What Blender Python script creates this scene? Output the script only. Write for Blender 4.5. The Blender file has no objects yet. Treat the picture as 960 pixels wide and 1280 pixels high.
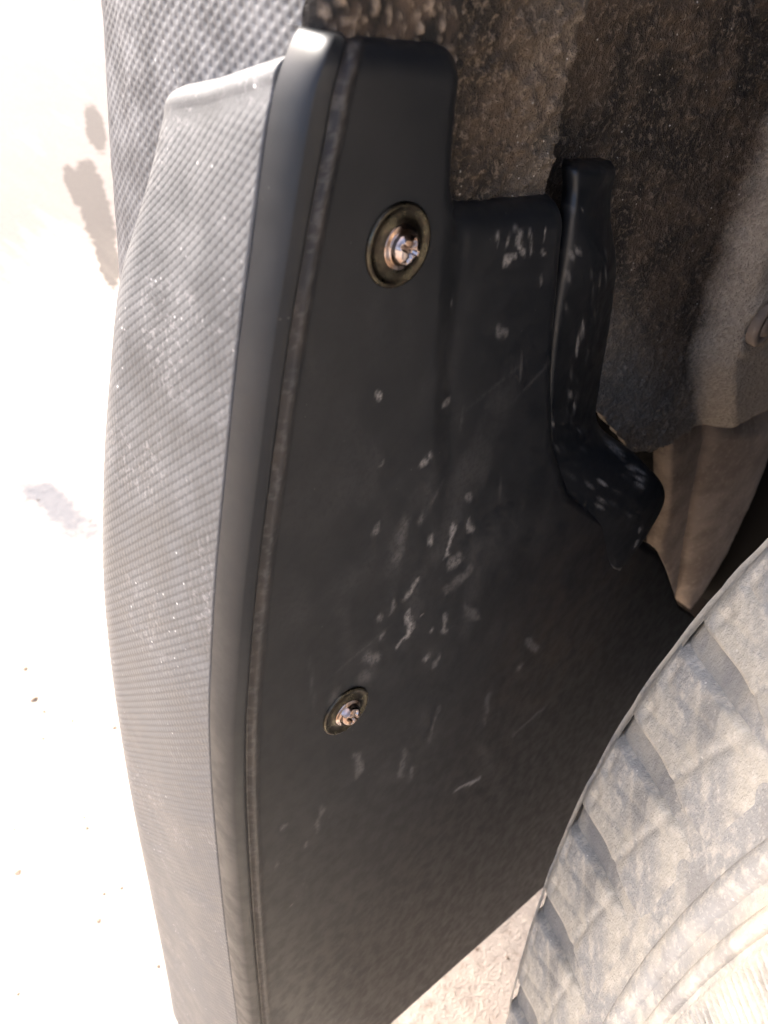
import bpy, bmesh, math, random
import numpy as np
from mathutils import Matrix, Vector

# ------------------------------------------------------------------ camera, sky, sun, exposure
S = 0.00065                        # one drawing unit is 0.65 mm; the origin is the lower screw of the flap
F, PX, PY = 1050.0, 480.0, 640.0   # focal length and centre in photo pixels (960 x 1280)
nA = np.array([0.664, -0.476, 0.577]); nA /= np.linalg.norm(nA)
UP = np.array([0.09, 0.74, 0.665]); UP /= np.linalg.norm(UP)
_x = nA - (nA @ UP) * UP; _x /= np.linalg.norm(_x)
ROT = np.array([_x, np.cross(UP, _x), UP])          # world = ROT @ camera;  x forward to the wheel, y inboard, z up
NW = ROT @ nA                                        # normal of the flap face
TW = np.array([-NW[2], 0.0, NW[0]])                  # up along the flap face
YW = np.array([0.0, 1.0, 0.0])
CAM = np.array([122.7, -120.1, 247.3])
GROUND = -545.8

scene = bpy.context.scene
cam = bpy.data.objects.new('camera', bpy.data.cameras.new('camera'))
scene.collection.objects.link(cam)
m = Matrix([list(r) for r in ROT]).to_4x4(); m.translation = Vector(CAM * S)
cam.matrix_world = m
cam.data.sensor_fit = 'VERTICAL'; cam.data.sensor_height = 32.0; cam.data.lens = 32.0 * F / 1280.0
cam.data.clip_start = 0.004; cam.data.clip_end = 200.0
cam.data.dof.use_dof = True; cam.data.dof.focus_distance = 285 * S; cam.data.dof.aperture_fstop = 27.0
scene.camera = cam

SUN = np.array([-0.67, -0.04, 0.74]); SUN /= np.linalg.norm(SUN)
w = bpy.data.worlds.new('World'); scene.world = w; w.use_nodes = True
nt = w.node_tree; bg = nt.nodes['Background']
sky = nt.nodes.new('ShaderNodeTexSky'); sky.sky_type = 'NISHITA'; sky.sun_disc = False
sky.sun_elevation = math.asin(SUN[2]); sky.sun_rotation = math.atan2(SUN[0], SUN[1])
nt.links.new(sky.outputs[0], bg.inputs[0]); bg.inputs[1].default_value = 0.15
sky.dust_density = 6.0; sky.air_density = 0.6; sky.ozone_density = 0.2
sl = bpy.data.lights.new('sun', 'SUN'); sl.energy = 2.1; sl.angle = math.radians(0.6); sl.color = (1.0, 0.965, 0.92)
so = bpy.data.objects.new('sun', sl); scene.collection.objects.link(so)
so.rotation_euler = Vector(SUN).to_track_quat('Z', 'Y').to_euler()
scene.view_settings.view_transform = 'Standard'; scene.view_settings.look = 'None'
scene.view_settings.exposure = 2.72; scene.view_settings.gamma = 1.0; scene.view_settings.use_curve_mapping = False

cy = scene.cycles; cy.max_bounces = 5; cy.diffuse_bounces = 3; cy.glossy_bounces = 2; cy.transmission_bounces = 0; cy.caustics_reflective = False; cy.caustics_refractive = False

# ------------------------------------------------------------------ helpers
rng = np.random.default_rng(7); random.seed(7)

def ray(p): return ROT @ np.array([(p[0] - PX) / F, -(p[1] - PY) / F, -1.0])
def on_plane(p, n, d):                 # point of the plane n.P = d that photo point p shows
    r = ray(p); n = np.asarray(n, float); return CAM + r * ((d - CAM @ n) / (r @ n))
def face(p, h=0.0):                    # (y, t) on the flap face plane raised by h
    P = on_plane(p, NW, h); return np.array([P[1], (P - NW * h) @ TW])
def faces(ps, h=0.0): return np.array([face(p, h) for p in ps])
def W(y, t, h): return np.multiply.outer(y, YW) + np.multiply.outer(t, TW) + np.multiply.outer(h, NW)
def curve_t(tab):                      # smooth y as a function of t
    tab = tab[np.argsort(tab[:, 1])]
    return lambda t: smooth_interp(t, tab[:, 1], tab[:, 0])
def smooth_interp(x, xp, fp):
    x = np.asarray(x, float); xp = np.asarray(xp, float); fp = np.asarray(fp, float)
    d = np.diff(fp) / np.diff(xp)
    s = np.empty_like(fp); s[1:-1] = (d[1:] + d[:-1]) / 2; s[0] = d[0]; s[-1] = d[-1]
    i = np.clip(np.searchsorted(xp, x) - 1, 0, len(xp) - 2)
    h = xp[i + 1] - xp[i]; u = (x - xp[i]) / h
    c = (2*u**3 - 3*u**2 + 1)*fp[i] + (u**3 - 2*u**2 + u)*h*s[i] + (-2*u**3 + 3*u**2)*fp[i+1] + (u**3 - u**2)*h*s[i+1]
    c = np.where(x < xp[0], fp[0] + (x - xp[0])*s[0], c)
    return np.where(x > xp[-1], fp[-1] + (x - xp[-1])*s[-1], c)
def sstep(a, b, x):
    u = np.clip((np.asarray(x, float) - a) / (b - a), 0, 1); return u*u*(3 - 2*u)
def vnoise(x, y, seed=0):              # value noise on arrays
    xi = np.floor(x).astype(np.int64); yi = np.floor(y).astype(np.int64); u = x - xi; v = y - yi
    u = u*u*(3 - 2*u); v = v*v*(3 - 2*v)
    def hsh(a, b):
        n = (a*374761393 + b*668265263 + seed*974711) & 0x7fffffff
        n = ((n ^ (n >> 13))*1274126177) & 0x7fffffff
        return ((n ^ (n >> 16)) & 0xffff) / 65535.0
    return (hsh(xi, yi)*(1-u) + hsh(xi+1, yi)*u)*(1-v) + (hsh(xi, yi+1)*(1-u) + hsh(xi+1, yi+1)*u)*v
def fbm(x, y, o=4, seed=0):
    r = 0; a = .5
    for k in range(o): r = r + a*vnoise(x*2**k, y*2**k, seed + k); a *= .5
    return r

def link(name, me, mat, parent=None):
    o = bpy.data.objects.new(name, me); scene.collection.objects.link(o)
    if mat is not None and not me.materials: me.materials.append(mat)
    if parent is not None:
        o.parent = parent
        if parent.parent is None: o.matrix_parent_inverse = Matrix.Translation(-parent.location)   # parts are built in place, their own parts sit at the same origin
    return o
def mesh_vf(name, V, Fq, smooth=True):
    me = bpy.data.meshes.new(name); V = np.asarray(V, float)*S; Fq = np.asarray(Fq, np.int32)
    k = Fq.shape[1]
    me.vertices.add(len(V)); me.vertices.foreach_set('co', V.astype(np.float32).ravel())
    me.loops.add(Fq.size); me.loops.foreach_set('vertex_index', Fq.ravel())
    me.polygons.add(len(Fq)); me.polygons.foreach_set('loop_start', np.arange(0, Fq.size, k, dtype=np.int32))
    me.polygons.foreach_set('loop_total', np.full(len(Fq), k, np.int32))
    me.update(calc_edges=True); me.validate()
    me.polygons.foreach_set('use_smooth', np.full(len(me.polygons), smooth))
    return me
def grid_faces(nr, nc, wrap_c=False, wrap_r=False, base=0):
    i = np.arange(nr if wrap_r else nr-1)[:, None]; j = np.arange(nc if wrap_c else nc-1)[None]
    i2 = (i+1) % nr; j2 = (j+1) % nc
    return np.stack([i*nc+j+0*i, i*nc+j2, i2*nc+j2, i2*nc+j], -1).reshape(-1, 4) + base
def grid(name, G, mat, parent=None, wrap_c=False, wrap_r=False, attrs=None, flip=False):
    nr, nc = G.shape[:2]; Fq = grid_faces(nr, nc, wrap_c, wrap_r)
    if flip: Fq = Fq[:, ::-1]
    me = mesh_vf(name, G.reshape(-1, 3), Fq)
    for k, a in (attrs or {}).items():
        at = me.attributes.new(k, 'FLOAT', 'POINT'); at.data.foreach_set('value', np.asarray(a, np.float32).ravel())
    return link(name, me, mat, parent)
def empty(name, loc, label, cat, group=None):
    o = bpy.data.objects.new(name, None); scene.collection.objects.link(o); o.location = Vector(np.asarray(loc, float)*S)
    o.empty_display_size = 0.01; o['label'] = label; o['category'] = cat
    if group: o['group'] = group
    return o
def tag(o, label, cat, group=None):
    o['label'] = label; o['category'] = cat
    if group: o['group'] = group
    return o
def bm_obj(name, bm, mat, parent=None, smooth=True):
    bmesh.ops.scale(bm, vec=(S, S, S), verts=bm.verts); bmesh.ops.recalc_face_normals(bm, faces=bm.faces)
    me = bpy.data.meshes.new(name); bm.to_mesh(me); bm.free()
    for p in me.polygons: p.use_smooth = smooth
    return link(name, me, mat, parent)
def sweep(name, pts, rad, mat, parent=None, n=8):
    pts = np.asarray(pts, float); rad = np.broadcast_to(rad, len(pts)); T = np.gradient(pts, axis=0)
    rows = []
    for p, t, r in zip(pts, T, rad):
        t = t/np.linalg.norm(t); a = np.cross(t, [0.3, 0.2, 0.93]); a /= np.linalg.norm(a); b = np.cross(t, a)
        g = np.linspace(0, 2*np.pi, n, endpoint=False); rows.append(p + r*(np.outer(np.cos(g), a) + np.outer(np.sin(g), b)))
    return grid(name, np.array(rows), mat, parent, wrap_c=True)

class M:                               # small node-tree builder
    def __init__(s, name, base=(.5, .5, .5), rough=.6, metal=0.0, spec=.5):
        s.m = bpy.data.materials.new(name); s.m.use_nodes = True; s.t = s.m.node_tree; s.b = s.t.nodes['Principled BSDF']
        s.b.inputs['Base Color'].default_value = (*base, 1); s.b.inputs['Roughness'].default_value = rough
        s.b.inputs['Metallic'].default_value = metal; s.b.inputs['Specular IOR Level'].default_value = spec
        tc = s.t.nodes.new('ShaderNodeTexCoord'); s.co = tc.outputs['Object']
    def put(s, i, v):
        if isinstance(v, bpy.types.NodeSocket): s.t.links.new(v, i)
        elif isinstance(v, tuple) and len(v) == 3 and i.type == 'RGBA': i.default_value = (*v, 1)
        else: i.default_value = v
    def mapped(s, scale=(1, 1, 1), rot=(0, 0, 0)):
        n = s.t.nodes.new('ShaderNodeMapping'); s.put(n.inputs['Vector'], s.co); n.inputs['Scale'].default_value = scale; n.inputs['Rotation'].default_value = rot
        return n.outputs[0]
    def noise(s, scale, detail=4, rough=.55, co=None, dist=0.0):     # scale: features per metre
        n = s.t.nodes.new('ShaderNodeTexNoise'); s.put(n.inputs['Vector'], co or s.co); n.inputs['Scale'].default_value = scale
        n.inputs['Detail'].default_value = min(detail, 3); n.inputs['Roughness'].default_value = rough; n.inputs['Distortion'].default_value = dist
        return n.outputs['Fac']
    def voro(s, scale, co=None, feat='F1'):
        n = s.t.nodes.new('ShaderNodeTexVoronoi'); s.put(n.inputs['Vector'], co or s.co); n.inputs['Scale'].default_value = scale; n.feature = feat
        return n.outputs['Distance']
    def ramp(s, f, a, b, lo=0.0, hi=1.0):
        n = s.t.nodes.new('ShaderNodeMapRange'); n.interpolation_type = 'SMOOTHSTEP'; s.put(n.inputs[0], f)
        for k, v in zip((1, 2, 3, 4), (a, b, lo, hi)): n.inputs[k].default_value = v
        return n.outputs[0]
    def math(s, op, a, b=0.0):
        n = s.t.nodes.new('ShaderNodeMath'); n.operation = op; s.put(n.inputs[0], a); s.put(n.inputs[1], b); return n.outputs[0]
    def mix(s, f, a, b):
        n = s.t.nodes.new('ShaderNodeMix'); n.data_type = 'RGBA'; s.put(n.inputs[0], f); s.put(n.inputs[6], a); s.put(n.inputs[7], b); return n.outputs[2]
    def attr(s, name):
        n = s.t.nodes.new('ShaderNodeAttribute'); n.attribute_name = name; return n.outputs['Fac']
    def bump(s, h, strength, dist, prev=None):
        n = s.t.nodes.new('ShaderNodeBump'); s.put(n.inputs['Height'], h); n.inputs['Strength'].default_value = strength; n.inputs['Distance'].default_value = dist
        if prev: s.put(n.inputs['Normal'], prev)
        return n.outputs[0]
    def done(s, color=None, rough=None, normal=None):
        if color is not None: s.put(s.b.inputs['Base Color'], color)
        if rough is not None: s.put(s.b.inputs['Roughness'], rough)
        if normal is not None: s.put(s.b.inputs['Normal'], normal)
        return s.m

# ------------------------------------------------------------------ materials
def mat_face():                        # smooth moulded black plastic with dust and dried splashes
    k = M('black_moulded_plastic', rough=.40, spec=.30)
    d = k.attr('dirt'); br = k.attr('brown')
    n1 = k.noise(900, 5, .65); n2 = k.noise(140, 4, .6)
    film = k.ramp(k.noise(60, 4, .6), .42, .75, 0.0, .05)
    sp = k.math('MULTIPLY', d, k.ramp(n1, .3, .6, .25, 1.0))
    base = k.mix(film, (.0085, .0092, .0104), (.08, .075, .07))
    base = k.mix(k.math('MULTIPLY', br, k.ramp(n2, .3, .7, .2, 1.0)), base, (.055, .038, .026))
    tiny = k.ramp(k.voro(330), .05, .09, .16, 0.0)
    tiny = k.math('MULTIPLY', tiny, k.ramp(k.noise(70, 2), .52, .64))
    col = k.mix(k.math('MAXIMUM', sp, tiny), base, (.26, .24, .22))
    ro = k.math('ADD', k.ramp(k.noise(220, 5, .6), .3, .7, .36, .48), k.math('MULTIPLY', sp, .3))
    nb = k.bump(k.noise(2600, 3), .025, .0002)
    nb = k.bump(sp, .25, .0002, nb)
    return k.done(col, ro, nb)
def mat_grain(name, base, dust, amt):  # grained plastic, greyed by sun and dust
    k = M(name, rough=.5, spec=.5)
    n = k.noise(120, 5, .6); f = k.noise(2200, 3, .6)
    c = k.mix(k.ramp(n, .3, .75, .15, amt), base, dust)
    fleck = k.math('MULTIPLY', k.ramp(k.voro(420), .05, .14, .9, 0.0), k.ramp(k.noise(60, 3), .52, .68))
    c = k.mix(k.math('MULTIPLY', k.ramp(k.noise(700, 3, .7), .52, .68), k.ramp(k.noise(45, 3), .45, .65, 0.0, .4)), c, (.26, .25, .245))
    c = k.mix(fleck, c, (.62, .60, .58))
    return k.done(c, k.ramp(n, .3, .7, .42, .58), k.bump(f, .25, .0002))
def mat_liner():                        # caked mud over felt
    k = M('muddy_felt_liner', rough=.95, spec=.15)
    n = k.noise(55, 6, .65); f = k.noise(700, 6, .7); g = k.noise(2600, 3, .6)
    c = k.mix(k.ramp(n, .38, .62), (.040, .033, .026), (.100, .072, .050))
    c = k.mix(k.ramp(f, .50, .66, 0.0, .85), c, (.19, .145, .105))
    c = k.mix(k.attr('dust'), c, k.mix(k.ramp(f, .35, .65), (.37, .31, .245), (.50, .425, .335)))
    gl = k.math('MULTIPLY', k.ramp(k.voro(520), .08, .14, 1.0, 0.0), k.ramp(k.noise(150, 2), .50, .62))
    c = k.mix(gl, c, (.5, .45, .38))
    nb = k.bump(f, 1.0, .0022); nb = k.bump(g, .8, .0006, nb)
    return k.done(c, None, nb)
def mat_tan():
    k = M('dust_coated_bracket', rough=.95, spec=.1)
    f = k.noise(420, 5, .6); n = k.noise(60, 4)
    c = k.mix(k.ramp(n, .3, .7), (.17, .13, .10), (.26, .205, .16))
    c = k.mix(k.ramp(f, .5, .75, 0.0, .5), c, (.36, .29, .22))
    return k.done(c, None, k.bump(f, .5, .0008))
def mat_tyre():                        # the 'groove' attribute marks the greyer rubber down between the blocks
    k = M('dusty_tyre_rubber', rough=.85, spec=.25)
    n = k.noise(38, 6, .62, dist=.4); f = k.noise(300, 5, .6); p = k.noise(1500, 3)
    c = k.mix(k.ramp(n, .40, .60), (.40, .38, .34), (.60, .54, .43))
    c = k.mix(k.ramp(f, .45, .72, 0.0, .75), c, (.72, .65, .53))
    c = k.mix(k.ramp(k.noise(90, 4), .52, .66, 0.0, .8), c, (.35, .328, .29))
    c = k.mix(k.ramp(k.noise(1000, 3, .7), .52, .70, 0.0, .45), c, (.74, .68, .57))
    c = k.mix(k.math('MULTIPLY', k.ramp(k.voro(260), .05, .10, .9, 0.0), k.ramp(k.noise(120, 2), .5, .62)), c, (.80, .75, .66))
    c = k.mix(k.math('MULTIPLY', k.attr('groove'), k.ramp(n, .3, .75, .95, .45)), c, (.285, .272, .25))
    nb = k.bump(f, .55, .0009); nb = k.bump(p, .6, .0004, nb)
    return k.done(c, None, nb)
def mat_groove():
    k = M('grey_tyre_groove_rubber', rough=.8, spec=.25)
    n = k.noise(70, 5, .6); f = k.noise(900, 4)
    c = k.mix(k.ramp(n, .35, .7), (.25, .248, .25), (.38, .35, .31))
    return k.done(c, None, k.bump(f, .4, .0004))
def mat_ground():
    k = M('pale_dusty_concrete', rough=.95, spec=.2)
    st = k.mapped((1.0, 7.0, 1.0), (0, 0, .38))
    n = k.noise(3.2, 6, .62); s2 = k.noise(5.0, 5, .6, co=st); f = k.noise(150, 6, .7); g = k.noise(600, 3)
    c = k.mix(k.ramp(n, .30, .70), (.27, .234, .20), (.36, .317, .272))
    c = k.mix(k.ramp(s2, .35, .70, 0.0, .6), c, (.42, .36, .30))
    c = k.mix(k.ramp(f, .50, .72, 0.0, .55), c, (.52, .45, .37))
    c = k.mix(k.ramp(f, .46, .28, 0.0, .5), c, (.17, .125, .092))
    sx = k.t.nodes.new('ShaderNodeSeparateXYZ'); k.put(sx.inputs[0], k.co)
    far = k.math('ADD', k.ramp(sx.outputs[0], -.62, -1.15), k.math('MULTIPLY', k.math('SUBTRACT', s2, .5), 1.6))     # ground colour turns darker and browner farther off
    c = k.mix(k.ramp(far, .0, .9, 0.0, .9), c, (.093, .080, .075))
    # damp oily patch and a blue-grey streak beyond the flap, in metres on the ground
    wob = k.math('MULTIPLY', k.math('ADD', k.math('SUBTRACT', k.noise(14, 4, .6), .5), k.math('SUBTRACT', k.noise(70, 3, .7), .5)), STAIN_WOB)
    def streak(a, b, hw, e0, e1, wb):       # soft elongated patch between two ground points
        L = math.hypot(b[0] - a[0], b[1] - a[1]); ux, uy = (b[0] - a[0])/L, (b[1] - a[1])/L; mx, my = (a[0] + b[0])/2, (a[1] + b[1])/2
        px_ = k.math('SUBTRACT', sx.outputs[0], mx); py_ = k.math('SUBTRACT', sx.outputs[1], my)
        u = k.math('DIVIDE', k.math('ADD', k.math('MULTIPLY', px_, ux), k.math('MULTIPLY', py_, uy)), L/2)
        v_ = k.math('DIVIDE', k.math('SUBTRACT', k.math('MULTIPLY', py_, ux), k.math('MULTIPLY', px_, uy)), hw)
        d = k.math('SQRT', k.math('ADD', k.math('MULTIPLY', u, u), k.math('MULTIPLY', v_, v_)))
        return k.ramp(k.math('ADD', d, k.math('MULTIPLY', wob, wb)), e0, e1, 1.0, 0.0)
    stain = None
    for a, b, hw in STAINS:
        mk = streak(a, b, hw, .85, 1.1, .6); stain = mk if stain is None else k.math('MAXIMUM', stain, mk)
    c = k.mix(k.math('MULTIPLY', stain, .9), c, (.050, .044, .039))
    c = k.mix(k.math('MULTIPLY', streak(BLUE_STREAK[0], BLUE_STREAK[1], .030, .25, 1.2, .9), .9), c, (.062, .066, .077))
    nb = k.bump(f, .5, .003); nb = k.bump(g, .5, .0008, nb)
    return k.done(c, None, nb)
def gpt(p): return on_plane(p, (0, 0, 1), GROUND)*S
STAIN_WOB = 1.3
STAINS = [(gpt(a)[:2], gpt(b)[:2], w_) for a, b, w_ in [((112, 130), (126, 190), .016), ((103, 195), (136, 325), .022), ((83, 205), (104, 262), .012), ((128, 290), (142, 360), .015)]]
BLUE_STREAK = (gpt((5, 570))[:2], gpt((150, 705))[:2])

MF = mat_face()
MG = mat_grain('sun_greyed_grained_plastic', (.050, .051, .052), (.108, .107, .106), .75)
MC = mat_grain('weathered_grained_trim', (.038, .039, .042), (.105, .105, .108), .95)
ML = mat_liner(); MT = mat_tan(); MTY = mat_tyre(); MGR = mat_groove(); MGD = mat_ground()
def mat_metal(name, a, b, rough):
    k = M(name, rough=rough, metal=1.0)
    n = k.noise(420, 4, .6); c = k.mix(k.ramp(n, .35, .65), a, b)
    c = k.mix(k.ramp(k.noise(900, 3), .60, .72, 0.0, .6), c, (.10, .07, .05))
    return k.done(c, k.ramp(n, .3, .7, rough*.8, rough*1.4), k.bump(k.noise(1800, 3), .25, .0001))
MW = mat_metal('yellow_zinc_washer', (.078, .070, .050), (.042, .035, .028), .30)
MS = mat_metal('shiny_screw_steel', (.36, .31, .30), (.26, .17, .12), .13)
MB = M('black_underbody', (.012, .011, .010), .95, spec=.1).m
MGAP = M('dark_gap_brown', (.045, .034, .026), .95, spec=.1).m
MP = M('dark_painted_body', (.05, .05, .055), .4).m

# ------------------------------------------------------------------ ground
n = 90
gx = np.sign(np.linspace(-1, 1, n))*np.abs(np.linspace(-1, 1, n))**3*40000
G = np.zeros((n, n, 3)); G[..., 0] = gx[None]; G[..., 1] = gx[:, None]; G[..., 2] = GROUND
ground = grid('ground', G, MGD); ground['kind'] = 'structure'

# ------------------------------------------------------------------ the mud flap
flap = empty('mud_flap', W(np.array(60.), np.array(-340.), np.array(-9.)), 'black plastic mud flap with grained grey side and smooth dark face held by two screws', 'mud flap')

HS = -9.0                               # level of the seam between grained side and smooth face
seam = curve_t(faces([(350, 85), (343, 128), (335, 170), (318, 290), (300, 430), (283, 600), (272, 720), (266, 830), (264, 900), (268, 1000), (280, 1130), (299, 1285)], HS))
groove = curve_t(faces([(428, 60), (423, 85), (406, 187), (400, 213), (379, 300), (363, 360), (344, 450), (327, 560), (317, 650), (310, 720), (302, 860), (299, 960), (298, 1050), (301, 1180), (310, 1280)]))
top_tab = faces([(372, 46), (400, 42), (480, 48), (560, 56), (592, 66)])
def t_top(y): return np.interp(y, top_tab[:, 0], top_tab[:, 1])
_b = faces([(490, 1280), (680, 1110)])
def t_bot(y): return _b[0, 1] + (y - _b[0, 0])*(_b[1, 1] - _b[0, 1])/(_b[1, 0] - _b[0, 0])
line1 = curve_t(faces([(590, 62), (581, 150), (572, 262), (565, 330), (558, 430), (552, 560), (548, 700), (545, 850)]))
plate_top = faces([(566, 264), (640, 262), (722, 256)])
def t_plate(y): return np.interp(y, plate_top[:, 0], plate_top[:, 1])
_r2 = faces([(728, 256), (720, 320), (712, 400), (705, 480), (704, 560), (722, 620), (828, 690), (850, 757), (880, 778), (960, 800)]); _r2 = _r2[np.argsort(_r2[:, 1])]
def right2(t): return np.interp(t, _r2[:, 1], _r2[:, 0])

# dried splashes on the face: photo-measured spots turned into (y, t) positions on the plastic
SPOTS = [((566, 660), (560, 690), 3.2, .8), ((592, 662), (586, 652), 2.6, .5), ((540, 677), (536, 676), 3.0, .9), ((562, 703), (574, 698), 5, .45), ((585, 715), (560, 735), 5, .25),
 ((520, 725), (510, 745), 3, .6), ((512, 765), (511, 790), 3, 1.0), ((511, 790), (496, 810), 2.2, .8), ((556, 770), (557, 790), 3, .55), ((528, 768), (527, 770), 2, .7), ((537, 788), (538, 789), 2.2, .8),
 ((489, 757), (490, 760), 3, .5), ((473, 774), (472, 776), 2.4, .7), ((477, 795), (480, 797), 2.6, .55), ((535, 822), (530, 826), 3, .6), ((548, 820), (545, 832), 3, .35), ((538, 572), (539, 573), 2.2, .7),
 ((529, 580), (531, 582), 2.4, .7), ((474, 578), (476, 578), 1.8, .6), ((468, 663), (472, 660), 3.2, .4), ((527, 645), (524, 650), 4, .3), ((500, 690), (495, 700), 5, .16), ((585, 622), (590, 624), 3, .4),
 ((460, 820), (470, 824), 5, .35), ((575, 985), (600, 973), 2.2, 1.0), ((568, 990), (585, 980), 2.2, .6), ((515, 960), (512, 975), 3, .45), ((445, 945), (450, 965), 3.4, .35), ((505, 940), (502, 968), 3.5, .3),
 ((550, 880), (535, 930), 2, .3), ((400, 1010), (395, 1040), 3, .3), ((355, 1035), (352, 1036), 2.4, .45), ((343, 1082), (345, 1081), 3, .4), ((381, 1058), (383, 1056), 2, .5), ((363, 1130), (364, 1130), 1.6, .6),
 ((475, 495), (478, 496), 1.6, .9), ((641, 310), (645, 300), 2, .6), ((655, 305), (660, 318), 2, .7), ((668, 300), (670, 312), 2, .5), ((686, 312), (688, 318), 1.6, .6), ((640, 328), (650, 326), 2, .7), ((625, 300), (627, 305), 2, .6),
 ((690, 292), (690, 295), 2, .7), ((628, 415), (636, 422), 4, .3), ((660, 300), (650, 290), 1.6, .5), ((560, 505), (562, 506), 2.4, .5), ((566, 385), (567, 386), 1.4, .6), ((684, 345), (685, 350), 2, .3),
 ((420, 870), (412, 900), 6, .2), ((450, 850), (462, 845), 6, .2), ((610, 870), (606, 905), 3, .3), ((668, 935), (665, 1060), 3, .25), ((640, 920), (680, 885), 3, .3), ((600, 930), (630, 1000), 7, .10), ((430, 1215), (436, 1216), 3, .3),
 ((505, 655), (500, 672), 6, .2), ((580, 760), (600, 770), 4, .2), ((660, 800), (670, 812), 4, .35), ((650, 832), (648, 836), 3, .4), ((405, 1010), (394, 1030), 2.4, .3), ((500, 1130), (516, 1128), 2, .25)]
SEG = [(face(a), face(b), r*.27, i*.9) for a, b, r, i in SPOTS]
SCR = []
for _ in range(34):
    a = np.array([random.uniform(-20, 150), random.uniform(-280, 150)]); g = random.gauss(1.2, .5); L = random.uniform(8, 40); SCR.append((a, a + L*np.array([math.cos(g), math.sin(g)]), random.uniform(.05, .2)))
def dirt_at(y, t):
    d = np.zeros_like(y); wy = y + (vnoise(y*.35, t*.35, 5) - .5)*3.0; wt = t + (vnoise(y*.35, t*.35, 9) - .5)*3.0
    for a, b, r, i in SEG:
        ab = b - a; L = max(ab @ ab, 1e-6); u = np.clip(((wy - a[0])*ab[0] + (wt - a[1])*ab[1])/L, 0, 1)
        q = np.hypot(wy - a[0] - u*ab[0], (wt - a[1] - u*ab[1])*.6)
        d = np.maximum(d, i*(1 - sstep(r*.25, r*1.9, q)))
    for a, b, i in SCR:
        ab = b - a; L = ab @ ab; u = ((y - a[0])*ab[0] + (t - a[1])*ab[1])/L; uc = np.clip(u, 0, 1)
        d = np.maximum(d, i*np.sin(np.pi*uc)*(1 - sstep(.2, .9, np.hypot(y - a[0] - uc*ab[0], t - a[1] - uc*ab[1]))))
    c = face((540, 720)); hz = np.exp(-(((y - c[0])/55)**2 + ((t - c[1])/110)**2))
    return np.clip(d + .08*hz*sstep(.42, .75, fbm(y*.10, t*.05, 4, 51)) + .02*sstep(.5, .8, fbm(y*.05, t*.03, 4, 57)), 0, 1)
def brown_at(y, t):
    c = face((720, 790)); b = .6*np.exp(-(((y - c[0])/60)**2 + ((t - c[1])/70)**2))
    return np.clip(b*(.4 + 1.0*fbm(y*.06, t*.03, 4, 3)), 0, 1)

def roundoff(d, r):                     # drop of a rounded edge of radius r at distance d from it
    d = np.clip(d, 0, r); return -(r - np.sqrt(np.maximum(r*r - (r - d)**2, 0)))
TP0 = plate_top[0, 1]
_a = np.linspace(0, np.pi/2, 13); BY = np.concatenate([.50*(1 - np.cos(_a)), [.62, .75, .88, 1.0]]); BH = np.concatenate([.93*np.sin(_a), [.955, .975, .99, 1.0]])   # bead section: round corner, then nearly flat
cb = np.linspace(0, 1, len(BY)); cf = np.linspace(0, 1, 60); cp = np.concatenate([np.linspace(0, .9, 80)[1:], .9 + .1*np.linspace(0, 1, 24)[1:]])
gy = np.array([-1.4, -.9, -.3, .4, 1.1, 1.8, 2.6, 3.4, 4.4]); gh = np.array([1.3, .2, -.9, -1.5, -1.2, -.3, .35, .45, .15]); gb = np.array([0, .1, .4, .7, .9, .8, .6, .4, .2])
def face_rows(tn, vv, t_lo, t_hi, with_plate):
    y0, yg = seam(tn), groove(tn); y1 = line1(np.maximum(tn, -120)); y2 = np.minimum(right2(tn), 290)
    for _ in range(6): y2 = np.minimum(right2(t_lo(y2) + (t_hi(y2) - t_lo(y2))*vv), 290)
    one = np.ones_like(tn)
    y0 = y0 + 9*(1 - np.sqrt(np.maximum(1 - np.clip((tn - 193)/13, 0, 1)**2, 0)))
    yg = y0 + 7.5 + np.logaddexp(0, (yg - y0 - 7.5)*1.2)/1.2                   # the bead never gets narrower than this
    wd = yg - y0
    Yc = [y0[:, None] + (wd - 2.0)[:, None]*BY, yg[:, None] + gy, yg[:, None] + 5.2 + (y1 - yg - 5.2)[:, None]*cf]
    Hc = [np.outer(one, HS + (1.6 - HS)*BH), np.outer(one, gh), np.outer(one, 0*cf)]
    Bc = [np.outer(one, 0*cb), np.outer(one, gb), np.outer(one, 0*cf)]
    if with_plate:
        Yc.append(y1[:, None] + (y2 - y1)[:, None]*cp); Hc.append(np.outer(one, 0*cp)); Bc.append(np.outer(one, 0*cp))
    Y = np.concatenate(Yc, 1); H = np.concatenate(Hc, 1); BR = np.concatenate(Bc, 1)
    lo = t_lo(Y); hi = t_hi(Y); T = lo + (hi - lo)*vv[:, None]
    dl = Y - y1[:, None]; dr = y2[:, None] - Y
    H = H + roundoff(t_top(Y) - T, 7.0)*(dl <= 0)*(.35 + .65*sstep(0, 1.0, (Y - y0[:, None])/wd[:, None])) + roundoff(T - t_bot(Y), 2.0)
    H = H + sstep(TP0 - 1, TP0 + 7, T)*roundoff(-dl, 6.0)                           # free right side of the block above the plate
    H = H - 1.8*sstep(40, 130, T)*sstep(-5, 6, dl)*(1 - sstep(TP0 - 1, TP0 + 7, T)*(dl <= 0))   # the plate lies lower
    if with_plate:
        H = H + roundoff(t_plate(Y) - T, 8.0)*sstep(-1, 3, dl)
        k = sstep(-70, -20, T); H = H + roundoff(dr, 9.0)*k + roundoff(dr, 3.0)*(1 - k)
    H = H + .35*(fbm(Y*.02, T*.02, 2, 11) - .5)
    return Y, T, H, BR
vL = np.concatenate([[0, .0012, .004], np.linspace(0, 1, 520)[3:-12], 1 - np.array([.019, .015, .0115, .0085, .0058, .0036, .0018, .0006, 0])])
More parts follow.
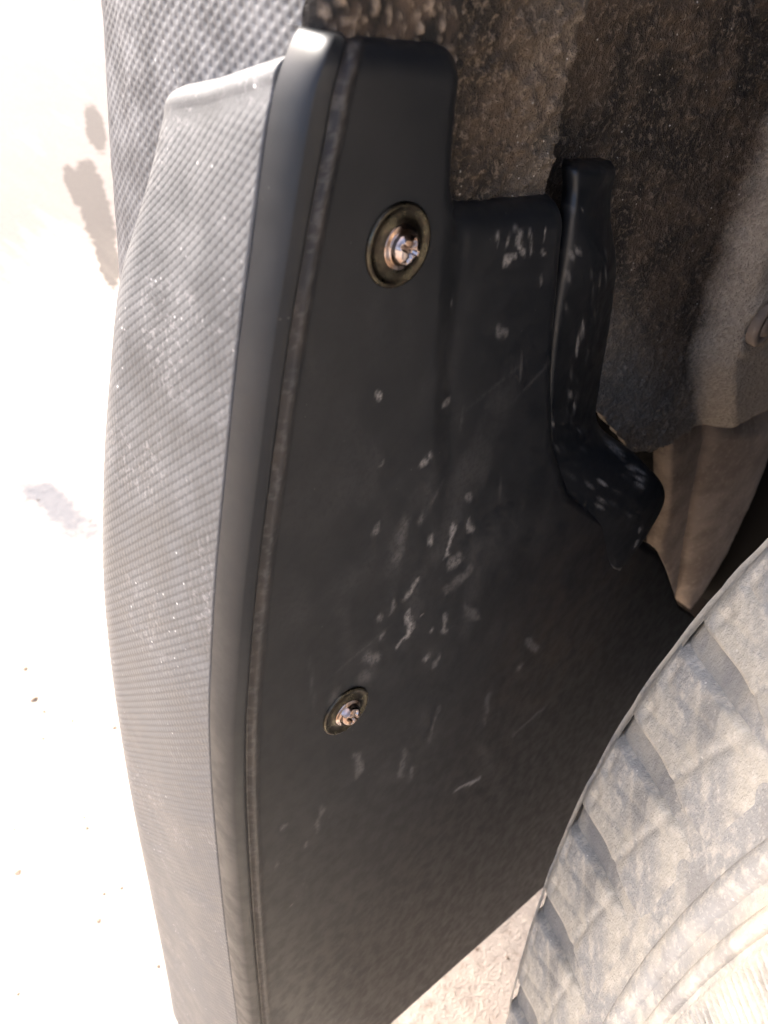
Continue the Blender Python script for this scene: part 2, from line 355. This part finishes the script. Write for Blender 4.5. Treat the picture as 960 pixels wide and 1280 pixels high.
vU = np.concatenate([np.linspace(0, 1, 60)[:-11], 1 - np.array([.155, .125, .095, .07, .045, .025, .010, 0])])[1:]
t0_ = -330.0
tp_all = lambda y: np.interp(y, plate_top[:, 0], plate_top[:, 1])
YL, TL, HL, BL = face_rows(t0_ + vL*(TP0 - t0_), vL, t_bot, tp_all, True)
YU, TU, HU, BU = face_rows(TP0 + vU*(205 - TP0), vU, tp_all, t_top, False)
ncL, ncU = YL.shape[1], YU.shape[1]
def attrs_at(Y, T, B):
    d = np.maximum(dirt_at(Y, T), B*.22*sstep(.50, .70, vnoise(Y*1.2, T*.7, 21))); return d, np.clip(B*.5 + brown_at(Y, T), 0, 1)
dL, bL = attrs_at(YL, TL, BL); dU, bU = attrs_at(YU, TU, BU)
GL, GU = W(YL, TL, HL), W(YU, TU, HU)
def wall(P, d, b, depth): return P - depth*NW, d, b
# vertex list: bottom wall, lower grid (+ inboard wall column), upper grid (+ right wall column), top wall
low = np.concatenate([np.concatenate([GL[:1] - 7*NW, GL], 0), np.concatenate([GL[:1, -1:] - 8*NW, GL[:, -1:] - 8*NW], 0)], 1)
lowd = np.pad(dL, ((1, 0), (0, 1)), mode='edge'); lowb = np.pad(bL, ((1, 0), (0, 1)), mode='edge')
upp = np.concatenate([GU, GU[-1:] - 9*NW], 0); upp = np.concatenate([upp, upp[:, -1:] - 9*NW], 1)
uppd = np.pad(dU, ((0, 1), (0, 1)), mode='edge'); uppb = np.pad(bU, ((0, 1), (0, 1)), mode='edge')
nl, nu = low.shape[0], upp.shape[0]; b0 = nl*(ncL + 1)
FqL = grid_faces(nl, ncL + 1); FqU = grid_faces(nu, ncU + 1, base=b0)
lastL = (nl - 1)*(ncL + 1) + np.arange(ncU); firstU = b0 + np.arange(ncU)
FqJ = np.stack([lastL[:-1], lastL[1:], firstU[1:], firstU[:-1]], -1)
plT = np.arange(ncU - 1, ncL); topw = (GL[-1, ncU - 1:] - 9*NW); b1 = b0 + nu*(ncU + 1)
FqP = np.stack([(nl - 1)*(ncL + 1) + plT[:-1], (nl - 1)*(ncL + 1) + plT[1:], b1 + np.arange(1, len(plT)), b1 + np.arange(len(plT) - 1)], -1)
Vall = np.concatenate([low.reshape(-1, 3), upp.reshape(-1, 3), topw])
me_f = mesh_vf('face_panel', Vall, np.concatenate([FqL, FqU, FqJ, FqP]))
for nm, arr in (('dirt', np.concatenate([lowd.ravel(), uppd.ravel(), np.zeros(len(topw))])), ('brown', np.concatenate([lowb.ravel(), uppb.ravel(), np.zeros(len(topw))]))):
    at = me_f.attributes.new(nm, 'FLOAT', 'POINT'); at.data.foreach_set('value', arr.astype(np.float32))
link('face_panel', me_f, MF, flap)

# hooked flange along the inboard edge: strap at the top, ear at the bottom
Lp = [(721, 203), (719, 214), (720, 240), (716, 270), (708, 320), (697, 400), (689, 480), (687, 540), (690, 590), (705, 645), (738, 690), (768, 711)]
Rp = [(764, 201), (769, 214), (764, 240), (763, 275), (769, 335), (763, 400), (750, 480), (748, 530), (792, 566), (831, 614), (812, 664), (775, 713)]
hL = np.array([-10, -7, -6, -5, -5, -5.5, -6, -6, -5, -4, -2, 0.]); hR = np.array([-15, -12, -14, -13, -12, -17, -20, -18, -6, 0, 0, 0.]); bu = np.array([1, 2.5, 2, 2.5, 4, 2, 1.5, 1.5, 2, 3, 2, .5])
rows = np.linspace(0, len(Lp) - 1, 90); ii = np.arange(len(Lp))
LA = np.array([on_plane(p, NW, h) for p, h in zip(Lp, hL)]); RA = np.array([on_plane(p, NW, h) for p, h in zip(Rp, hR)])
LA = np.stack([smooth_interp(rows, ii, LA[:, k]) for k in range(3)], 1); RA = np.stack([smooth_interp(rows, ii, RA[:, k]) for k in range(3)], 1)
B = smooth_interp(rows, ii, bu); s = np.linspace(0, 1, 25)
front = LA[:, None]*(1 - s)[None, :, None] + RA[:, None]*s[None, :, None] + (B[:, None]*(np.sin(np.pi*s)**.6)[None])[..., None]*NW
back = front[:, ::-1] - 5*NW
FG = np.concatenate([front, back], 1)
cap0 = FG[:1]*0 + FG[:1].mean(1, keepdims=True); cap1 = FG[-1:]*0 + FG[-1:].mean(1, keepdims=True)
FG = np.concatenate([cap0, FG, cap1], 0)
Pf = FG.reshape(-1, 3); fy = Pf[:, 1]; ft = Pf @ TW
fd = .15*sstep(.78, .88, vnoise(fy*.62, ft*.35, 31))*sstep(.5, .65, vnoise(fy*.05, ft*.05, 33)) + .3*sstep(.90, .96, vnoise(fy*.9, ft*.7, 35))
for a, b, r, i in [((735, 317), (727, 325), 1.0, .4), ((752, 420), (744, 450), 1.0, .9), ((805, 595), (798, 607), 1.6, .9), ((800, 590), (795, 588), 1.2, .5), ((794, 677), (793, 680), 1.6, .9), ((753, 630), (753, 631), 1.4, .8), ((783, 567), (790, 572), 1.6, .5), ((756, 604), (757, 605), 1.2, .8), ((796, 661), (797, 662), 1.2, .9), ((746, 520), (746, 524), 1.4, .8), ((738, 505), (737, 507), 1.4, .7), ((708, 535), (700, 545), 1.2, .6)]:
    pa, pb = face(a), face(b); ab = pb - pa; L = max(ab @ ab, 1e-6); u = np.clip(((fy - pa[0])*ab[0] + (ft - pa[1])*ab[1])/L, 0, 1)
    fd = np.maximum(fd, i*(1 - sstep(r*.4, r*1.6, np.hypot(fy - pa[0] - u*ab[0], ft - pa[1] - u*ab[1]))))
grid('hooked_flange', FG, MF, flap, wrap_c=True, attrs={'dirt': fd, 'brown': 0*fd})

# grained side, wrapping round from the seam to the back
def grain(q, p, k, kc):                 # rows (pitch k) of beads (pitch kc) with a deep line between rows
    Q = q/k; r = np.floor(Q); fr = Q - r
    ridge = np.sin(np.pi*fr)**.4
    P_ = p/kc + .5*(r % 2); pf = P_ - np.floor(P_)
    bead = np.sin(np.pi*pf)**.7
    crest = np.exp(-((fr - .28)/.10)**2)
    return .30*ridge + .50*ridge*bead + .20*crest
SIL = [(206, 122), (196, 170), (183, 235), (172, 300), (158, 400), (147, 470), (136, 560), (128, 640), (124, 740), (127, 820), (139, 900), (155, 990), (174, 1090), (193, 1180), (211, 1285)]
Es = []
for p in SIL:
    z = 100.0
    for _ in range(12):
        P = on_plane(p, (0, 1, 0), seam(z) - 3.0); z = P[2]
    Es.append((P[0], P[2]))
Es = np.array(Es)[::-1]; _pf = np.polyfit(Es[:, 1]/100, Es[:, 0], 4)            # one even bow
zs = np.arange(-330, 196.5, .46)
Kp = W(seam(zs), zs, np.full_like(zs, HS))       # seam points
DEP = np.maximum(Kp[:, 0] - np.polyval(_pf, np.clip(Kp[:, 2], Es[0, 1], Es[-1, 1])/100), 25) + 8 + 10*sstep(-60, 190, Kp[:, 2])
arc = np.concatenate([np.linspace(0, 1, 230), 1 + np.linspace(0, 1, 60)[1:]*.45])
def section(u):                         # unit section: distance back and inboard
    ph = np.radians(-6 + 6*sstep(0, .5, u) + 30*sstep(.74, .98, u) + 60*sstep(.98, 1.40, u))
    du = np.gradient(u); bx = np.cumsum(np.cos(ph)*du); by = np.cumsum(np.sin(ph)*du); return bx - bx[0], by - by[0], ph
bx, by, ph = section(arc)
SD = np.zeros((len(zs), len(arc), 3))
SD[..., 0] = Kp[:, :1] - DEP[:, None]*bx[None]; SD[..., 1] = Kp[:, 1:2] + DEP[:, None]*by[None]; SD[..., 2] = Kp[:, 2:]
Nn = np.stack([-np.sin(ph), -np.cos(ph), 0*ph], -1)[None]
AA = DEP[:, None]*arc[None]; ZZ = np.broadcast_to(zs[:, None], AA.shape)
q = (AA + ZZ)/math.sqrt(2); p_ = (AA - ZZ)/math.sqrt(2)
hg = grain(q, p_, 2.3, 2.4)*sstep(.6, 1.6, AA)*sstep(196, 190, ZZ)
drop = -2.6*(1 - sstep(.2, 1.3, AA))
SD = SD + ((hg*.25 - .12 + drop)[..., None])*Nn
# top edge of the side slopes down towards the back and is rounded
te = faces([(206, 118), (215, 108), (300, 78), (352, 58)], HS)
zt = np.interp(arc, [0, .5, .88, 1.0, 1.45], [2.0, -9.0, -16.0, -21.0, -36.0])
SD[..., 2] += zt[None]*sstep(120, 196, ZZ)
k = 8; ang = np.linspace(0, np.pi/2, k)[1:]
capr = [SD[-1] - 5*(1 - np.cos(a))*Nn[0] + np.array([0, 0, 5*np.sin(a)]) for a in ang]
SDc = np.concatenate([SD, np.array(capr), (capr[-1] - 14*Nn[0])[None]], 0)
grid('grained_side', SDc, MG, flap, flip=True)

# screws with washers
def screw(p, rw):
    c = face(p); C = W(c[0], c[1], 0.0)
    ax = NW; e1 = YW; e2 = TW
    def lathe(name, prof, mat, parent, tilt=0.0, n=48, star=False):
        g = np.linspace(0, 2*np.pi, n, endpoint=False); V = []
        for r, h in prof:
            V.append(C + r*(np.outer(np.cos(g), e1) + np.outer(np.sin(g), e2)) + h*ax)
        return grid(name, np.array(V), mat, parent, wrap_c=True, flip=False)
    k = rw/10.0
    wsh = lathe('washer', [(10.4*k, -.5), (10.4*k, .3), (10.1*k, .75), (9.4*k, .95), (8.9*k, .35), (7.6*k, .25), (6.4*k, .5), (5.6*k, 1.2), (3*k, 1.2), (.01, 1.2)], MW, flap)
    g = np.linspace(0, 2*np.pi, 72, endpoint=False); V = []
    rr = np.array([5.6, 5.7, 5.4, 4.5, 4.25, 4.15, 3.9, 3.55, 3.1, 2.7, 2.3, 1.9, 1.4, .9, .45, .01])*k
    hh = np.array([.8, 1.2, 1.5, 1.6, 2.0, 2.7, 3.4, 4.0, 4.4, 4.65, 4.8, 4.9, 5.0, 5.05, 5.05, 5.05])*k
    for r, h in zip(rr, hh):
        X_, Y_ = r*np.cos(g + .5), r*np.sin(g + .5)
        arm = np.minimum(np.abs(X_), np.abs(Y_)) < (.62*k); inn = r < 3.2*k
        dz = np.where(arm & inn, -2.2*k*sstep(3.2*k, 2.2*k, r), 0)
        V.append(C + r*(np.outer(np.cos(g), e1) + np.outer(np.sin(g), e2)) + (h + dz)[:, None]*ax)
    grid('screw_head', np.array(V), MS, wsh, wrap_c=True)
    return wsh
screw((498, 307), 10.0); screw((432.3, 888.2), 9.7)

# ------------------------------------------------------------------ wheel arch trim behind the flap
trim = empty('wheel_arch_trim', (-60, -10, 60), 'weathered grained grey plastic wheel arch trim behind the top of the mud flap', 'car trim')
zs2 = np.arange(40, 330, .55)
XF = -24.0; xc = -31.0                   # front face and start of the side
side_y = seam(zs2) + 9
prof = []
front_y = np.linspace(48, 6, 30)
ca = np.linspace(0, np.pi/2, 14)[1:]
DEP2 = np.interp(zs2, [40, 115, 157, 190, 330], [74, 86, 97, 104, 116])
arc2 = np.concatenate([np.linspace(0, 1, 200), 1 + np.linspace(0, 1, 50)[1:]*.5])
def section2(u):
    ph = np.radians(2 + 12*sstep(.3, 1.0, u) + 76*sstep(.95, 1.45, u)); du = np.gradient(u)
    return np.cumsum(np.cos(ph)*du) - np.cos(ph[0])*du[0], np.cumsum(np.sin(ph)*du) - np.sin(ph[0])*du[0], ph
b2x, b2y, ph2 = section2(arc2)
TR = np.zeros((len(zs2), len(arc2), 3))
yc2 = np.full_like(zs2, -3.0) - (200 - zs2)*.16
TR[..., 0] = xc - DEP2[:, None]*b2x; TR[..., 1] = yc2[:, None] + DEP2[:, None]*b2y; TR[..., 2] = zs2[:, None]
N2 = np.stack([-np.sin(ph2), -np.cos(ph2), 0*ph2], -1)[None]
A2 = DEP2[:, None]*arc2; Z2 = np.broadcast_to(zs2[:, None], A2.shape)
A2 = A2 + .9*(vnoise(A2*.3, Z2*.3, 81) - .5); h2 = 1 - 1.2*(np.sin(np.pi*((A2 + Z2)/4.0 % 1))*np.sin(np.pi*((A2 - Z2)/4.0 % 1)))**2.2   # small staggered pits
TR = TR + (h2*.32 + .7*(fbm(A2*.1, Z2*.1, 3, 4) - .5))[..., None]*N2
grid('grained_side', TR, MC, trim, flip=True)
fr = np.concatenate([[(XF, y) for y in np.linspace(37, 4, 44)], [(XF - 7*(1 - math.cos(a)) , 4 - 7*math.sin(a)) for a in np.linspace(0, np.pi/2, 16)[1:]]])
zf = np.arange(40, 330, 1.1)
FR = np.zeros((len(zf), len(fr), 3)); FR[..., 0] = fr[None, :, 0]; FR[..., 1] = fr[None, :, 1] - ((200 - zf)*.16)[:, None]*sstep(37, 0, fr[None, :, 1]); FR[..., 2] = zf[:, None]
gr = fbm(FR[..., 1]*.25, zf[:, None]*.25, 4, 8); lump = sstep(.70, .84, vnoise(FR[..., 1]*.45, zf[:, None]*.45, 77))*.9 + sstep(.72, .85, vnoise(FR[..., 1]*.7, zf[:, None]*.7, 78))*.8
FR[..., 0] += (gr - .5)*1.2 + lump
def mat_grit():
    k = M('gritty_black_trim_edge', rough=.9, spec=.2)
    d = k.attr('grit'); f = k.noise(900, 4, .65)
    c = k.mix(k.ramp(k.noise(120, 4), .4, .65), (.018, .016, .014), (.07, .05, .036)); c = k.mix(k.math('MULTIPLY', d, k.ramp(f, .3, .6, .5, 1.0)), c, (.22, .17, .125))
    return k.done(c, None, k.bump(f, .6, .0008))
grid('arch_return', FR, mat_grit(), trim, attrs={'grit': np.clip(lump*.9, 0, 1)})

# ------------------------------------------------------------------ wheel arch liner
liner = empty('wheel_arch_liner', (-30, 150, 0), 'muddy brown felt wheel arch liner inboard of the mud flap', 'wheel arch liner')
def patch(name, y_, z_, x_fun, mat, parent, rough=1.2, dust=None, seed=0):
    YY, ZZ_ = np.meshgrid(y_, z_); XX = x_fun(YY, ZZ_)
    XX = XX + rough*(fbm(YY*.16, ZZ_*.16, 5, seed) - .5)*2 + rough*.9*sstep(.62, .8, vnoise(YY*.42, ZZ_*.42, seed + 40))
    d = dust(YY, ZZ_) if dust else 0*XX
    return grid(name, np.stack([XX, YY, ZZ_], -1), mat, parent, attrs={'dust': np.clip(d, 0, 1)})
# outer strip, next to the trim, down to the plate
patch('outer_strip', np.arange(35, 92, .9), np.arange(110, 330, .9), lambda y, z: -25 - 9*sstep(84, 92, y) - .02*(y - 40), ML, liner, 1.6, lambda y, z: .18*sstep(50, 80, y)*fbm(y*.05, z*.05, 3, 2)*1.5, 3)
# deep panel with its ragged lower edge
edge_px = [(735, 500), (765, 535), (790, 563), (815, 566), (850, 548), (880, 527), (916, 497), (940, 487), (965, 478), (1000, 465)]
XD = -42.0
eP = np.array([on_plane(p, (1, 0, 0), XD) for p in edge_px])
cols_y = np.arange(84, 520, 1.3); rows_v = np.concatenate([[0, .002, .006], np.linspace(.01, 1, 240)])
zl = np.interp(cols_y, eP[:, 1], eP[:, 2]) + 1.8*(vnoise(cols_y*.22, cols_y*0, 5) - .5)
ZD = zl[None] + (340 - zl)[None]*rows_v[:, None]; YD = np.broadcast_to(cols_y[None], ZD.shape)
bp = np.array([on_plane(p, (1, 0, 0), XD) for p in [(975, 100), (950, 150), (918, 240), (895, 320), (872, 410), (862, 450), (868, 500), (880, 560)]]); bp = bp[np.argsort(bp[:, 2])]
yb2 = np.interp(ZD, bp[:, 2], bp[:, 1])
edge_d = YD - yb2
XXD = XD + 16*sstep(-4, 18, edge_d) + .10*np.clip(edge_d, 0, 300) + 4*(fbm(YD*.012, ZD*.012, 2, 14) - .5)
mud = 1 - sstep(-6, 14, edge_d)
XXD = XXD + (.35 + .65*mud)*1.5*((fbm(YD*.15, ZD*.15, 5, 9) - .5)*2 + .8*sstep(.6, .8, vnoise(YD*.4, ZD*.4, 44)))
cl = on_plane((957, 402), (1, 0, 0), XD + 20)
rad = np.hypot(YD - cl[1], (ZD - cl[2]))
XXD += 2.2*np.exp(-((rad - 17)/4.5)**2)
dst = 1.2*sstep(-5, 8, edge_d + 9*(fbm(YD*.05, ZD*.05, 3, 6) - .5))*(.55 + .5*fbm(YD*.03, ZD*.03, 3, 61)) + .62*(1 - sstep(0, 80, ZD - zl[None]))*(.5 + fbm(YD*.04, ZD*.04, 3, 71)*.8)
dp = np.stack([XXD, YD, ZD], -1); back0 = dp[:1] + np.array([-5, 0, 1.0])
dp = np.concatenate([back0, dp], 0); dst = np.concatenate([dst[:1], dst], 0)
grid('deep_panel', dp, ML, liner, attrs={'dust': np.clip(dst, 0, 1)})
# push clip
g = np.linspace(0, 2*np.pi, 40, endpoint=False); V = []
xcl = XD + 16 + .10*max(cl[1] - float(np.interp(cl[2], bp[:, 2], bp[:, 1])), 0) + 1.0
for r, h in [(13, -2), (13, 1.5), (12, 2.6), (8.6, 2.8), (8.2, 1.4), (7.6, 1.4), (7.2, 2.9), (4, 3.4), (.01, 3.5)]:
    V.append(np.stack([np.full(40, xcl + h), cl[1] + r*np.cos(g), cl[2] + r*np.sin(g)], -1))
V = np.array(V)
me_clip = grid('push_clip', V, MT, liner, wrap_c=True)

# ------------------------------------------------------------------ dust-coated bracket below the liner
br_ = empty('suspension_bracket', (-40, 330, -120), 'tan dust coated rounded bracket below the ragged liner edge beside the tyre', 'bracket')
def blade(name, Lpx, Rpx, x_, bulge, mat, parent):
    A = np.array([on_plane(p, (1, 0, 0), x_) for p in Lpx]); Bq = np.array([on_plane(p, (1, 0, 0), x_ - 4) for p in Rpx])
    ii = np.arange(len(A)); r = np.linspace(0, len(A) - 1, 70)
    A = np.stack([smooth_interp(r, ii, A[:, k]) for k in range(3)], 1); Bq = np.stack([smooth_interp(r, ii, Bq[:, k]) for k in range(3)], 1)
    s = np.linspace(0, 1, 30); bl = np.sin(np.pi*s)**.55*bulge
    Fg = A[:, None]*(1 - s)[None, :, None] + Bq[:, None]*s[None, :, None]
    Fg[..., 0] += bl[None]*np.minimum(1, np.linspace(0, 1, 70)*8)[:, None] + 1.6*(fbm(Fg[..., 1]*.1, Fg[..., 2]*.1, 4, 15) - .5)
    Bk = Fg[:, ::-1].copy(); Bk[..., 0] -= 12
    return grid(name, np.concatenate([Fg, Bk], 1), mat, parent, wrap_c=True)
blade('web', [(838, 520), (836, 580), (834, 640), (824, 690), (829, 720), (838, 746)], [(895, 510), (880, 560), (868, 620), (858, 680), (850, 720), (842, 748)], -52, 5, MT, br_)
blade('lobe', [(888, 500), (876, 560), (863, 620), (853, 680), (848, 715), (842, 747)], [(975, 480), (962, 540), (938, 610), (905, 675), (872, 722), (844, 749)], -50, 17, MT, br_)
under = empty('underbody', (-120, 400, 0), 'underbody blocks added to darken the gap behind the dusty bracket', 'car underbody')
bm = bmesh.new(); bmesh.ops.create_cube(bm, size=1.0)
bmesh.ops.scale(bm, vec=(245, 720, 560), verts=bm.verts); bmesh.ops.bevel(bm, geom=bm.edges[:], offset=12, segments=3, affect='EDGES'); bmesh.ops.translate(bm, vec=(-217, 490, 20), verts=bm.verts)
bm_obj('underbody_block', bm, MB, under)  # unseen black block added to shut out sunlit ground behind the arch
blade('gap_fill', [(835, 690), (840, 740), (845, 775), (850, 820)], [(1010, 560), (990, 660), (970, 740), (950, 820)], -74, 12, MGAP, under)  # added dark sheet standing in for the shaded gap behind the bracket

# ------------------------------------------------------------------ tyre
TK = 1.047; TC = np.array([501.9, -150.7, GROUND + 503.6*TK]); TH, CA = -0.543, 0.151       # size, centre, steering and camber of the wheel
hd = np.array([math.cos(TH), math.sin(TH), 0]); a0 = np.array([math.sin(TH), -math.cos(TH), 0]); zz = np.array([0, 0, 1.0])
AX = a0*math.cos(CA) + zz*math.sin(CA); VV = zz*math.cos(CA) - a0*math.sin(CA)
hd, AX, VV = hd*TK, AX*TK, VV*TK
tyre = empty('tyre', (TC[0], TC[1] + 60, GROUND), 'dusty tan and grey car tyre sidewall in the lower right corner', 'tyre')
def TP(r, ang, off): return TC + np.multiply.outer(r*np.cos(ang), hd) + np.multiply.outer(r*np.sin(ang), VV) + np.multiply.outer(off + 0*r*ang, AX)
PR = np.array([(300, -10), (310, 10), (335, 21), (365, 25), (395, 24), (420, 20), (445, 13), (468, 5), (484, 2), (494, 0), (500, -4), (503, -12), (503, -40), (505, -120), (503, -210), (496, -245), (470, -262), (400, -280), (310, -262)], float)
def prof_off(r): return np.interp(r, PR[:10, 0], PR[:10, 1])
pi = np.linspace(0, len(PR) - 1, 90); pr = np.stack([smooth_interp(pi, np.arange(len(PR)), PR[:, k]) for k in range(2)], 1)
ag = np.linspace(0, 2*np.pi, 360, endpoint=False)
rr, aa = np.meshgrid(pr[:, 0], ag); oo = np.broadcast_to(pr[:, 1], rr.shape)
CS = TC + (rr*np.cos(aa))[..., None]*hd + (rr*np.sin(aa))[..., None]*VV + oo[..., None]*AX
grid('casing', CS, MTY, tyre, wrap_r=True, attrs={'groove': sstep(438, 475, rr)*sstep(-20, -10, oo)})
def po(r): return smooth_interp(np.clip(r, 300, 499), PR[:11, 0], PR[:11, 1])
def ring_patch(name, r0, r1, nr, a0_, a1_, na, hfun, mat, parent, skew=None):
    r = np.linspace(r0, r1, nr); a = np.linspace(a0_, a1_, na); Rr, Aa = np.meshgrid(r, a)
    h = hfun(Rr, Aa); Aw = Aa + (skew(Rr) if skew else 0)
    Gp = TC + (Rr*np.cos(Aw))[..., None]*hd + (Rr*np.sin(Aw))[..., None]*VV + (po(Rr) + h)[..., None]*AX
    return grid(name, Gp, mat, parent)
# raised rings and serrated bands
for rc_, hw, hh_ in [(412, 5.5, 2.6), (399, 3.4, 2.4), (361, 4.0, 2.6)]:
    ring_patch('ring_rib', rc_ - hw, rc_ + hw, 11, 0, 2*np.pi, 361, lambda R_, A_, c=rc_, w_=hw, q_=hh_: -1 + (q_ + 1)*np.sqrt(np.maximum(1 - ((R_ - c)/w_)**2, 0)) + .5*(vnoise(A_*160, R_*.3, 3) - .5), MTY, tyre)
for r0, r1 in [(366, 395), (328, 356)]:
    ring_patch('serrated_band', r0, r1, 10, 2.2, 4.2, 2200, lambda R_, A_: -.6 + 4.0*(.5 + .5*np.sin(A_*760))**1.6*sstep(0, 3, R_ - r0)*sstep(0, 3, r1 - R_), MTY, tyre)
# shoulder blocks: one shape, turned about the axle
NB = 54; pitch = 2*np.pi/NB
nb_r, nb_a = 44, 30
def skew(r): return -.050*((500 - r)/60)**1.25
Rg, Ug = np.meshgrid(np.linspace(424, 499.5, nb_r), np.linspace(0, 1, nb_a))
wid = pitch*(.82 + .14*sstep(470, 435, Rg))
Ag = skew(Rg) + (Ug - .5)*wid
de = np.minimum(np.minimum(Ug, 1 - Ug)*wid*Rg, np.minimum((Rg - 424)*.8, (499.5 - Rg)*1.0 + .6))
Hb = -1.0 + 3.9*sstep(0, 2.8, de)*(.24 + .76*sstep(426, 468, Rg))
Hb += -.7*np.exp(-((Ug - .34 - .004*(Rg - 470))/.022)**2)*sstep(440, 446, Rg)*sstep(492, 486, Rg) - .7*np.exp(-((Ug - .68 - .004*(Rg - 470))/.022)**2)*sstep(452, 458, Rg)*sstep(495, 490, Rg)
Hb += -1.4*np.exp(-((Rg - 490)/1.3)**2)*(np.abs(Ug - .3) < .13) - 1.2*np.exp(-((Rg - 488)/1.2)**2)*(np.abs(Ug - .75) < .1)
Hb += -.9*np.exp(-((Rg - 452 - 10*(Ug - .5))/1.6)**2) + .5*(fbm(Rg*.08, Ug*4, 3, 18) - .5)
loc_b = np.stack([Rg*np.cos(Ag), Rg*np.sin(Ag), po(Rg) + Hb], -1)
me_b = mesh_vf('shoulder_block', loc_b.reshape(-1, 3), grid_faces(nb_a, nb_r)); me_b.materials.append(MTY)
Bas = Matrix([[hd[0], VV[0], AX[0], TC[0]*S], [hd[1], VV[1], AX[1], TC[1]*S], [hd[2], VV[2], AX[2], TC[2]*S], [0, 0, 0, 1]])
for i in range(NB):
    o = link('shoulder_block', me_b, None, tyre); o.matrix_parent_inverse = Matrix.Translation(-tyre.location) @ Bas @ Matrix.Rotation(i*pitch, 4, 'Z')
gr_ = np.linspace(0, 2*np.pi, 96, endpoint=False); rv = np.array([(312, 8), (304, 12), (296, 4), (285, -30), (200, -60), (120, -30), (40, -24), (.01, -24)])
grid('rim', TC + (rv[:, :1]*np.cos(gr_))[..., None]*hd + (rv[:, :1]*np.sin(gr_))[..., None]*VV + np.broadcast_to(rv[:, 1:], (len(rv), 96))[..., None]*AX, M('grey_wheel_rim', (.18, .18, .185), .4, 0.6).m, tyre, wrap_c=True)
# rim lip along the shoulder and moulding hairs
ring_patch('shoulder_lip', 495, 500.8, 5, 0, 2*np.pi, 720, lambda R_, A_: 2.6 + .8*(vnoise(A_*70, R_*0, 6) - .5), MTY, tyre)
for i in range(60):
    a = np.pi*.85 + i*np.pi*.5/60 + random.uniform(-.006, .006); b = TP(np.array(499.0), np.array(a), np.array(-6.0)); d = (b - TC)/500 + AX*random.uniform(-.3, .5)
    if random.random() < .28: sweep('moulding_hair', [b, b + d*random.uniform(1.2, 2.2), b + d*random.uniform(2.5, 4)], [1.0, .8, .4], MTY, tyre, 5)

# ------------------------------------------------------------------ car body above the frame, which shades the arch
body = empty('car_body', (-300, 300, 300), 'dark car body and fender above the wheel arch', 'car body')
def box(name, lo, hi, mat, parent, bev=15):
    bm = bmesh.new(); bmesh.ops.create_cube(bm, size=1.0); lo = np.array(lo, float); hi = np.array(hi, float)
    bmesh.ops.scale(bm, vec=tuple(hi - lo), verts=bm.verts); bmesh.ops.bevel(bm, geom=bm.edges[:], offset=bev, segments=3, affect='EDGES'); bmesh.ops.translate(bm, vec=tuple((lo + hi)/2), verts=bm.verts)
    return bm_obj(name, bm, mat, parent)
box('quarter_panel', (-850, 20, 320), (-18, 2500, 1100), MP, body)
box('fender', (-17, -15, 640), (1500, 2500, 1100), MP, body)
box('inner_wing', (-90, 470, -300), (1300, 2300, 640), MB, body)  # unseen wall, carried down to block sunlit ground and keep the gap dark
box('floor_pan', (-330, 862, -330), (-92, 2300, 310), MB, body)

# ------------------------------------------------------------------ loose grit on the ground
n = 300; Vg = []; Fg = []
oc = np.array([(1, 0, 0), (-1, 0, 0), (0, 1, 0), (0, -1, 0), (0, 0, .7), (0, 0, -.7)]); of = np.array([(0, 2, 4), (2, 1, 4), (1, 3, 4), (3, 0, 4), (2, 0, 5), (1, 2, 5), (3, 1, 5), (0, 3, 5)])
for i in range(n):
    c = np.array([random.uniform(-900, 250), random.uniform(-260, 380), GROUND]); r = random.uniform(.8, 2.6)*(1 if random.random() < .9 else 2)
    Vg.append(c + oc*r*rng.uniform(.6, 1.2, (6, 3)) + np.array([0, 0, r*.3])); Fg.append(of + 6*i)
grit = link('ground_grit', mesh_vf('ground_grit', np.concatenate(Vg), np.concatenate(Fg), False), M('brown_grit', (.20, .15, .11), .9).m)
grit['kind'] = 'stuff'; grit['label'] = 'loose brown grit scattered over the pale ground'; grit['category'] = 'grit'
